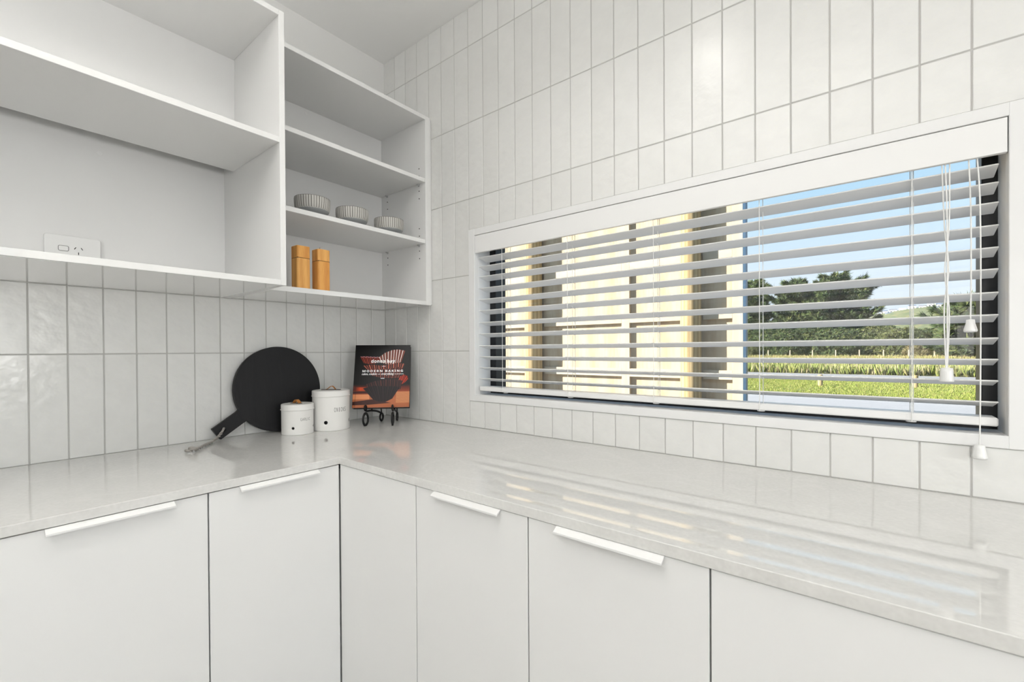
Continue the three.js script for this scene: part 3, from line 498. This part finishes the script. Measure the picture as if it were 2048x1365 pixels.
lantern(4.0, 1.3, 1.25, .24, 4.9, 'round white paper lantern out of view, lighting the shelves and left wall');
lantern(2.6, 1.35, 3.6, .24, 3.1, 'round white paper lantern out of view, lighting the cabinet doors under the window');
{ // standing uplighter out of view, placed to brighten the ceiling and upper walls
  const x = 1.3, z = 2.0, h = 1.62, l = thing('unseen_uplighter', 'slim white standing uplighter out of view, lighting the ceiling', 'light', [x, 0, z]);
  part('base', lathe([[.0001, 0], [.14, 0], [.145, .006], [.14, .014], [.0001, .018]], 40), M.gloss, l); part('stem', lathe([[.0001, .014], [.012, .014], [.012, h - .08], [.0001, h - .08]], 20), M.gloss, l);
  part('bowl', lathe([[.0001, h - .085], [.03, h - .082], [.09, h - .055], [.135, h - .012], [.15, h + .02], [.147, h + .02], [.13, h - .01], [.085, h - .048], [.0001, h - .07]], 48), M.gloss, l);
  const disc = new THREE.CircleGeometry(.07, 40); disc.rotateX(-Math.PI / 2); disc.translate(0, h - .04, 0); part('lamp_disc', disc, std({ color: 0xffffff, emissive: lin(1, .985, .95), emissiveIntensity: 4, roughness: .8 }), l, 'glowing lamp disc out of view');
  const p = new THREE.SpotLight(lin(1, .985, .96), UNSEEN_UPLIGHT, 0, 1.35, 1, 2); p.position.set(x, h + .025, z); p.target.position.set(x, 4, z); p.castShadow = true; p.shadow.radius = 5; scene.add(p, p.target);
}

// ------------------------------------------------------------------ outside: yard, timber wall, road, field
const GY = -.3;
const grassTex = dataTex(256, (x, y) => { const v = .5 + .5 * tn(x, y, 9, 2.4) + .4 * tn(x, y, 40, 7.7), w = .5 + .6 * tn(x, y, 5, 5.5); return [.42 + .12 * v + .09 * w, .49 + .12 * v, .13 + .07 * v]; }, true);
const fieldTex = dataTex(256, (x, y) => { const v = .5 + .5 * tn(x, y, 9, 3.4) + .4 * tn(x, y, 50, 1.7); return [.52 + .1 * v, .48 + .09 * v, .29 + .07 * v]; }, true);
const asphaltTex = dataTex(256, (x, y) => { const v = .5 + .3 * tn(x, y, 12, 3.1) + .5 * tn(x, y, 70, 1.1); return [.47 + .1 * v, .475 + .1 * v, .485 + .1 * v]; }, true);
M.ground = std({ map: rep(asphaltTex, .5, .5), color: lin(1, .98, .93), roughness: 1 });
M.field = std({ map: rep(fieldTex, .2, .2), roughness: 1 }); M.verge = std({ map: rep(grassTex, .3, .3), roughness: 1 });
M.road = std({ map: rep(asphaltTex, .4, .4), color: lin(1.25, 1.22, 1.15), roughness: .95 }); M.track = std({ map: rep(asphaltTex, .6, .6), color: lin(1, .97, .9), roughness: 1 });
M.ply = std({ map: rep(woodTex(512, [.70, .645, .545], [.61, .53, .42], 5, 6.6, .9), .8, .8), roughness: .85 });
M.stud = std({ map: rep(woodTex(256, [.69, .645, .56], [.65, .59, .49], 3, 3.6, .8), 3, .7), roughness: .85 });
M.nog = std({ map: (() => { const t = rep(woodTex(256, [.70, .655, .57], [.66, .60, .50], 3, 5.2, .8), .7, 3); t.rotation = Math.PI / 2; return t; })(), roughness: .85 });
M.pole = std({ map: rep(woodTex(256, [.68, .60, .44], [.5, .42, .27], 7, 8.6), 2, 1), roughness: .9 });
M.flash = std({ color: lin(.05, .10, .16), roughness: .4, metalness: .5 });
const sm = (name, geo, mat, label) => meta(part(name, geo, mat, scene), label, null, null, 'structure');
sm('ground', cbox(-700, GY - 1, -31, 700, GY, 300, .01), M.ground, 'pale gravel yard outside the window');
sm('road', cbox(-120, GY, -15.7, 160, GY + .02, -7, .01), M.road, 'sunlit pale grey road beyond the window');
sm('verge', cbox(-120, GY, -24, 160, GY + .03, -15.7, .01), M.verge, 'bright green grass verge beside the road');
sm('gravel_track', cbox(-120, GY, -30.9, 160, GY + .02, -24, .01), M.track, 'pale gravel track behind the grass verge');
function strip(rows, x0, x1, s = 1) { // ground strip through (z, y) rows
  const pos = [], uv = [], idx = []; rows.forEach(([z, y]) => { for (const x of [x0, x1]) { pos.push(x, y, z); uv.push(x * s, z * s); } }); for (let i = 0; i < rows.length - 1; i++) { const a = i * 2; idx.push(a, a + 1, a + 3, a, a + 3, a + 2); }
  const g = new THREE.BufferGeometry(); g.setAttribute('position', new THREE.Float32BufferAttribute(pos, 3)); g.setAttribute('uv', new THREE.Float32BufferAttribute(uv, 2)); g.setIndex(idx); g.computeVertexNormals(); return g;
}
sm('field', strip([[-30.9, GY], [-45, -.16], [-68, .02], [-140, .1], [-900, .4], [-1700, .4]], -1500, 1500), M.field, 'dry yellow grass field in front of the trees');
const fieldY = z => z > -30.9 ? GY : z > -45 ? GY + (z + 30.9) / -14.1 * .14 : z > -68 ? -.16 + (z + 45) / -23 * .18 : .02 + (z + 68) / -72 * .08;

{ // timber wall with round poles
  const w = thing('timber_wall', 'sunlit unpainted plywood wall with round timber poles outside the window', 'wall', [-1.2, GY, -3.5]), top = 3.4;
  for (let i = 0; i < 5; i++) { const x1 = .871 - i * 1.2, x0 = x1 - 1.197; wpart('plywood_sheet', cbox(x0, GY, -3.518, x1, top, -3.5, .001, i * .31, i * .17), M.ply, w); }
  for (const [a, b] of [[.779, .871], [-.363, -.27], [-2.35, -2.26], [-3.4, -3.31]]) wpart('stud', cbox(a, GY, -3.4999, b, top, -3.455, .001), M.stud, w);
  for (const y of [-.1, .905, 1.505, 2.1, 2.7]) for (const [a, b] of [[-.269, .302], [.508, .778], [-1.412, -.364], [-2.259, -1.648], [-3.309, -2.351]]) wpart('nogging', cbox(a, y, -3.4999, b, y + .09, -3.455, .001), M.nog, w);
  for (const [x, r] of [[.405, .1], [-1.53, .115], [-3.5, .1]]) { const g = new THREE.CylinderGeometry(r * .98, r, top - GY + .05, 28); g.translate(x, (top + GY) / 2, -3.499 + r); wpart('pole', g, M.pole, w); }
  wpart('corner_flashing', cbox(.8715, GY, -3.525, .899, top, -3.45, .001), M.flash, w);
}
function clump(n, len, wid, up) { // a spray of narrow blades
  const pos = [], nor = [];
  for (let i = 0; i < n; i++) { const a = i / n * Math.PI * 2 + rr(-.4, .4), e = up + rr(-.35, .35), d = V(Math.cos(a) * Math.cos(e), Math.sin(e), Math.sin(a) * Math.cos(e)), s = V(-Math.sin(a), rr(-.4, .4), Math.cos(a)).normalize(), L = len * rr(.7, 1.15), q = d.clone().multiplyScalar(L), m = d.clone().multiplyScalar(L * .45), nn = s.clone().cross(d).normalize(); if (nn.y < 0) nn.negate();
    for (const p of [V(0, 0, 0), m.clone().addScaledVector(s, wid), q, V(0, 0, 0), q, m.clone().addScaledVector(s, -wid)]) { pos.push(p.x, p.y, p.z); nor.push(nn.x, nn.y, nn.z); } }
  const g = new THREE.BufferGeometry(); g.setAttribute('position', new THREE.Float32BufferAttribute(pos, 3)); g.setAttribute('normal', new THREE.Float32BufferAttribute(nor, 3)); return g;
}
M.leaf = std({ color: 0xffffff, roughness: .8, side: THREE.DoubleSide });
const sprays = [clump(12, .95, .045, 1.0), clump(12, .55, .045, .7)], tuft = clump(8, .6, .03, 1.1), lawn = clump(6, .09, .008, 1.0);
function scatter(name, geo, list, parent, cols) { // list of [pos, dir or null, scale, colour index]
  const im = new THREE.InstancedMesh(geo, M.leaf, list.length), m = new THREE.Matrix4(), q = new THREE.Quaternion(), y = V(0, 1, 0);
  list.forEach(([p, d, s, c], i) => { q.setFromUnitVectors(y, d); q.multiply(new THREE.Quaternion().setFromAxisAngle(y, rr(0, 6.28))); m.compose(p, q, V(s, s, s)); im.setMatrixAt(i, m); im.setColorAt(i, cols[c % cols.length]); });
  im.name = name; im.castShadow = im.receiveShadow = true; parent.add(im); return im;
}
const greens = [lin(.05, .085, .022), lin(.075, .115, .026), lin(.03, .058, .02), lin(.11, .13, .035), lin(.055, .075, .03)];
function conifer(u, z, topV, spread, label, n = 85) {
  const b = at(u, 706, 'z', z); b.y = fieldY(z); const h = at(u, topV, 'z', z).y - b.y, o = thing('conifer_tree', label, 'tree', [b.x, b.y, b.z], 'tall conifers beyond the field'), list = [];
  const tr = [lathe([[.0001, 0], [.55, 0], [.42, h * .15], [.3, h * .5], [.12, h * .85], [.0001, h * .95]], 12)];
  for (let i = 0; i < n; i++) {
    const t = .06 + .92 * Math.pow(i / n, .92), a = i * 2.4 + rr(-.3, .3), R = spread * (.25 + .75 * Math.sin(Math.PI * Math.min(1, .22 + t * .76))) * rr(.5, 1.25) * (t > .85 ? 1.9 * (1.35 - t) : 1), rise = R * rr(.15, .6);
    const p0 = V(0, t * h * .93, 0), p2 = V(Math.cos(a) * R, t * h * .93 + rise, Math.sin(a) * R), k = Math.round(24 + R * 13);
    for (let j = 0; j < k; j++) { const s = .22 + .78 * (j + rnd()) / k, p = p0.clone().lerp(p2, s); p.y -= Math.sin(s * Math.PI) * R * .1; const wd = .2 * R * (1.1 - s) + .12; p.add(V(rr(-wd, wd), rr(-.2, .22) * (1.3 - s) * 1.6, rr(-wd, wd))); list.push([p, V(Math.cos(a) + rr(-.35, .35), rr(.1, .75), Math.sin(a) + rr(-.35, .35)).normalize(), rr(.55, 1.1), Math.floor(rnd() * 5)]); }
    if (i % 3 === 0) tr.push(tube([[0, p0.y, 0], [p2.x * .5, p0.y + rise * .3, p2.z * .5], [p2.x * .8, p2.y - rise * .3, p2.z * .8]], .09, 5, 5));
  }
  part('trunk', tr, std({ color: lin(.09, .07, .05), roughness: 1 }), o);
  scatter('foliage', sprays[0], list, o, greens).userData.kind = 'stuff';
}
conifer(1503, -86, 553, 4.2, 'conifer half hidden behind the timber wall edge');
conifer(1592, -84, 551, 4.6, 'tall conifer next to the one behind the timber wall edge');
conifer(1668, -85, 541, 5.6, 'widest tall conifer with branches reaching over the field', 100);
conifer(1945, -66, 592, 3.6, 'dark conifer behind the right-hand blind cords', 60);
function shrub(u, z, topV, rx, cols, label) {
  const b = at(u, 706, 'z', z); b.y = fieldY(z); const h = at(u, topV, 'z', z).y - b.y, o = thing('shrub', label, 'shrub', [b.x, b.y, b.z], 'shrubs along the field fence'), list = [];
  for (let i = 0; i < 2600; i++) { const a = rr(0, 6.283), e = Math.asin(rr(-.75, 1)), r = Math.pow(rnd(), .25), d = V(Math.cos(a) * Math.cos(e), Math.sin(e), Math.sin(a) * Math.cos(e)), bump = 1 + .22 * noise.noise(d.x * 2.2 + u, d.y * 2.2, d.z * 2.2); list.push([V(d.x * rx * r * bump, h * .42 + d.y * h * .55 * r * bump, d.z * rx * .7 * r * bump), d.clone().add(V(rr(-.4, .4), .5, rr(-.4, .4))).normalize(), rr(.32, .7), Math.floor(rnd() * 5)]); }
  scatter('foliage', sprays[1], list, o, cols).userData.kind = 'stuff';
  part('stem', lathe([[.0001, 0], [.12, 0], [.08, h * .5], [.0001, h * .7]], 8), std({ color: lin(.08, .06, .04), roughness: 1 }), o);
}
const olive = [lin(.09, .11, .028), lin(.13, .135, .04), lin(.065, .09, .024), lin(.1, .11, .045), lin(.08, .095, .03)], dry = [lin(.19, .16, .07), lin(.22, .19, .09), lin(.16, .145, .06), lin(.15, .15, .05), lin(.2, .165, .085)];
[[1498, -72, 690, 1.8, olive, 'pale olive shrub at the timber wall edge'], [1530, -80, 655, 3.2, greens, 'dark shrub below the half hidden conifer'], [1575, -79, 660, 3.2, greens, 'dark shrub below the tall conifers, first of the row'], [1622, -80, 652, 3.4, greens, 'dark shrub between the trunks of the tall conifers'],
  [1672, -79, 655, 3.4, greens, 'dark shrub under the widest conifer'], [1718, -80, 658, 3.2, greens, 'dark shrub at the outer branches of the widest conifer'], [1762, -80, 652, 3.4, olive, 'rounded green shrub below the houses on the hill'], [1806, -78, 655, 3.2, olive, 'rounded green shrub behind the outermost ladder cord'], [1842, -72, 690, 1.5, dry, 'low brownish shrub beside the outermost ladder cord'],
  [1852, -80, 656, 3.2, greens, 'dark shrub behind the brownish one'], [1880, -72, 688, 1.4, olive, 'low yellow green shrub behind the twin pull cord'], [1900, -80, 650, 3.4, greens, 'dark shrub behind the twin pull cord'], [1948, -76, 652, 3, greens, 'dark shrub under the conifer by the window frame']].forEach(a => shrub(...a));

{ const g = cbox(-.055, -.15, -.055, .055, 1.0, .055, .012); let k = 0;
  for (const u of [1536.5, 1580, 1625, 1671.4, 1718.7, 1767, 1817.5, 1869, 1923.4]) { const p = at(u, 706, 'z', -68), t = fieldY(-68), o = new THREE.Mesh(g, M.stud); o.name = numbered('fence_post'); o.position.set(p.x, t, p.z); scene.add(o); meta(o, 'pale wooden fence post standing along the far edge of the field', 'post', 'fence posts along the field'); } }
for (const [u, v, l] of [[1640.5, 775.5, 'short round wooden bollard on the verge below the conifers'], [1830.4, 778, 'short round wooden bollard on the verge behind the outermost ladder cord']]) { const p = at(u, v, 'y', GY), o = new THREE.Mesh(lathe([[.0001, -.1], [.085, -.1], [.085, .48], [.07, .5], [.0001, .5]], 20), M.pole); o.name = numbered('bollard'); o.position.copy(p); scene.add(o); meta(o, l, 'bollard', 'bollards on the verge'); }
{ // tall weeds and lawn
  const list = [], up = () => V(rr(-.25, .25), 1, rr(-.25, .25)).normalize();
  for (let i = 0; i < 9000; i++) { const z = -31.2 - 15 * Math.pow(rnd(), 1.3), x = rr(-14, 22); list.push([V(x, fieldY(z) - .02, z), up(), rr(.45, 1.1), Math.floor(rnd() * 6)]); }
  const im = scatter('tall_weeds', tuft, list, scene, [lin(.173, .209, .043), lin(.216, .238, .050), lin(.302, .266, .144), lin(.144, .194, .036), lin(.259, .238, .101), lin(.194, .223, .058)]); meta(im, 'tall yellow green weeds growing along the gravel track', 'weeds', null, 'stuff');
  const l2 = []; for (let i = 0; i < 30000; i++) { const z = rr(-24, -15.7), x = rr(-8, 14); l2.push([V(x, GY + .02, z), up(), rr(.6, 1.3), Math.floor(rnd() * 4)]); }
  meta(scatter('verge_grass', lawn, l2, scene, [lin(.194, .238, .036), lin(.238, .259, .050), lin(.173, .223, .029), lin(.259, .259, .072)]), 'short bright grass on the road verge', 'grass', null, 'stuff');
  const l3 = []; for (let i = 0; i < 9000; i++) { const z = rr(-72, -50), x = rr(-26, 34); l3.push([V(x, fieldY(z), z), up(), rr(.35, .75), Math.floor(rnd() * 4)]); }
  meta(scatter('dry_grass', tuft, l3, scene, [lin(.274, .238, .101), lin(.230, .216, .072), lin(.302, .259, .122), lin(.216, .223, .065)]), 'dry yellow grass around the field fence posts', 'grass', null, 'stuff');
}
{ // far hillside with houses
  const zr = -1000, ridge = u => { const P = [[1300, 672], [1480, 660], [1620, 650], [1715, 640], [1760, 627], [1810, 619], [1860, 612], [1905, 612], [1960, 622], [2060, 640], [2300, 672]]; let i = 0; while (i < P.length - 2 && u > P[i + 1][0]) i++; const t = (u - P[i][0]) / (P[i + 1][0] - P[i][0]); return P[i][1] + (P[i + 1][1] - P[i][1]) * Math.min(1, Math.max(0, t)); };
  const cols = 60, rows = 12, pos = [], uv = [], idx = [], top = [];
  for (let i = 0; i <= cols; i++) { const u = 1300 + 1000 * i / cols, p = at(u, ridge(u), 'z', zr); top.push(p); }
  const prof = [[.02, 380], [.2, 300], [.42, 220], [.62, 150], [.8, 90], [.92, 44], [1, 0], [.97, -80], [.8, -200], [.5, -340], [.2, -460], [.02, -560]];
  for (let j = 0; j < rows; j++) for (let i = 0; i <= cols; i++) { const p = top[i], n = noise.noise(i * .35, j * .6, 2) * 3 * prof[j][0]; pos.push(p.x, Math.max(.3, p.y * prof[j][0] + (j === 6 ? 0 : n)), p.z + prof[j][1]); uv.push(p.x * .02, prof[j][1] * .02); }
  for (let j = 0; j < rows - 1; j++) for (let i = 0; i < cols; i++) { const a = j * (cols + 1) + i, b = a + cols + 1; idx.push(a, a + 1, b + 1, a, b + 1, b); }
  const g = new THREE.BufferGeometry(); g.setAttribute('position', new THREE.Float32BufferAttribute(pos, 3)); g.setAttribute('uv', new THREE.Float32BufferAttribute(uv, 2)); g.setIndex(idx); g.computeVertexNormals();
  const hillTex = dataTex(256, (x, y) => { const v = .5 + .8 * tn(x, y, 8, 3.7) + .5 * tn(x, y, 24, 8.1), k = Math.max(0, Math.min(1, v)); return [.27 + .23 * k, .34 + .13 * k, .22 + .1 * k]; }, true);
  sm('hillside', g, std({ map: hillTex, roughness: 1, side: THREE.DoubleSide }), 'green hillside far beyond the trees');
  const wallM = [std({ color: lin(.75, .74, .72), roughness: .9 }), std({ color: lin(.6, .6, .6), roughness: .9 })], roofM = [std({ color: lin(.16, .17, .19), roughness: .8 }), std({ color: lin(.3, .3, .31), roughness: .8 }), std({ color: lin(.10, .13, .18), roughness: .8 })];
  [[1733, 3, 9], [1750, 2, 9.6], [1768, 3, 9], [1786, 1, 9.6], [1805, 3, 9], [1824, 1, 9.6], [1845, 2, 9], [1863, 1, 9.6], [1881, 3, 9], [1899, 1, 9.6], [1741, 9, 9], [1778, 9, 9.6], [1797, 10, 9], [1815, 10, 9.6], [1871, 10, 9], [1890, 11, 9.6]].forEach(([u, dv, w], i) => {
    const p = at(u, ridge(u) + dv, 'z', zr + (dv > 6 ? 40 : 8)), hh = 5.5 + (i * 7 % 3), o = thing('hill_house', `small ${['white', 'pale grey'][i % 2]} house with ${['dark grey', 'light grey', 'dark blue'][i % 3]} roof on the distant hill`, 'house', [p.x, p.y - 3, p.z], 'houses on the distant hill');
    part('walls', cbox(-w / 2, -4, -3, w / 2, hh, 3, .05), wallM[i % 2], o);
    const s = new THREE.Shape(); s.moveTo(-3.4, 0); s.lineTo(0, 1.9); s.lineTo(3.4, 0); s.closePath(); const r = new THREE.ExtrudeGeometry(s, { depth: w + .6, bevelEnabled: false }); r.translate(0, hh, -(w + .6) / 2); r.rotateY(Math.PI / 2); part('roof', r, roofM[i % 3], o);
    for (const x of [-w * .25, w * .2]) part('window_opening', cbox(x - .8, hh * .4, 2.95, x + .8, hh * .75, 3.05, .01), M.dark, o);
  });
}
scene.traverse(o => { if (o.isMesh) { o.castShadow = true; o.receiveShadow = true; } });
renderer.render(scene, camera);
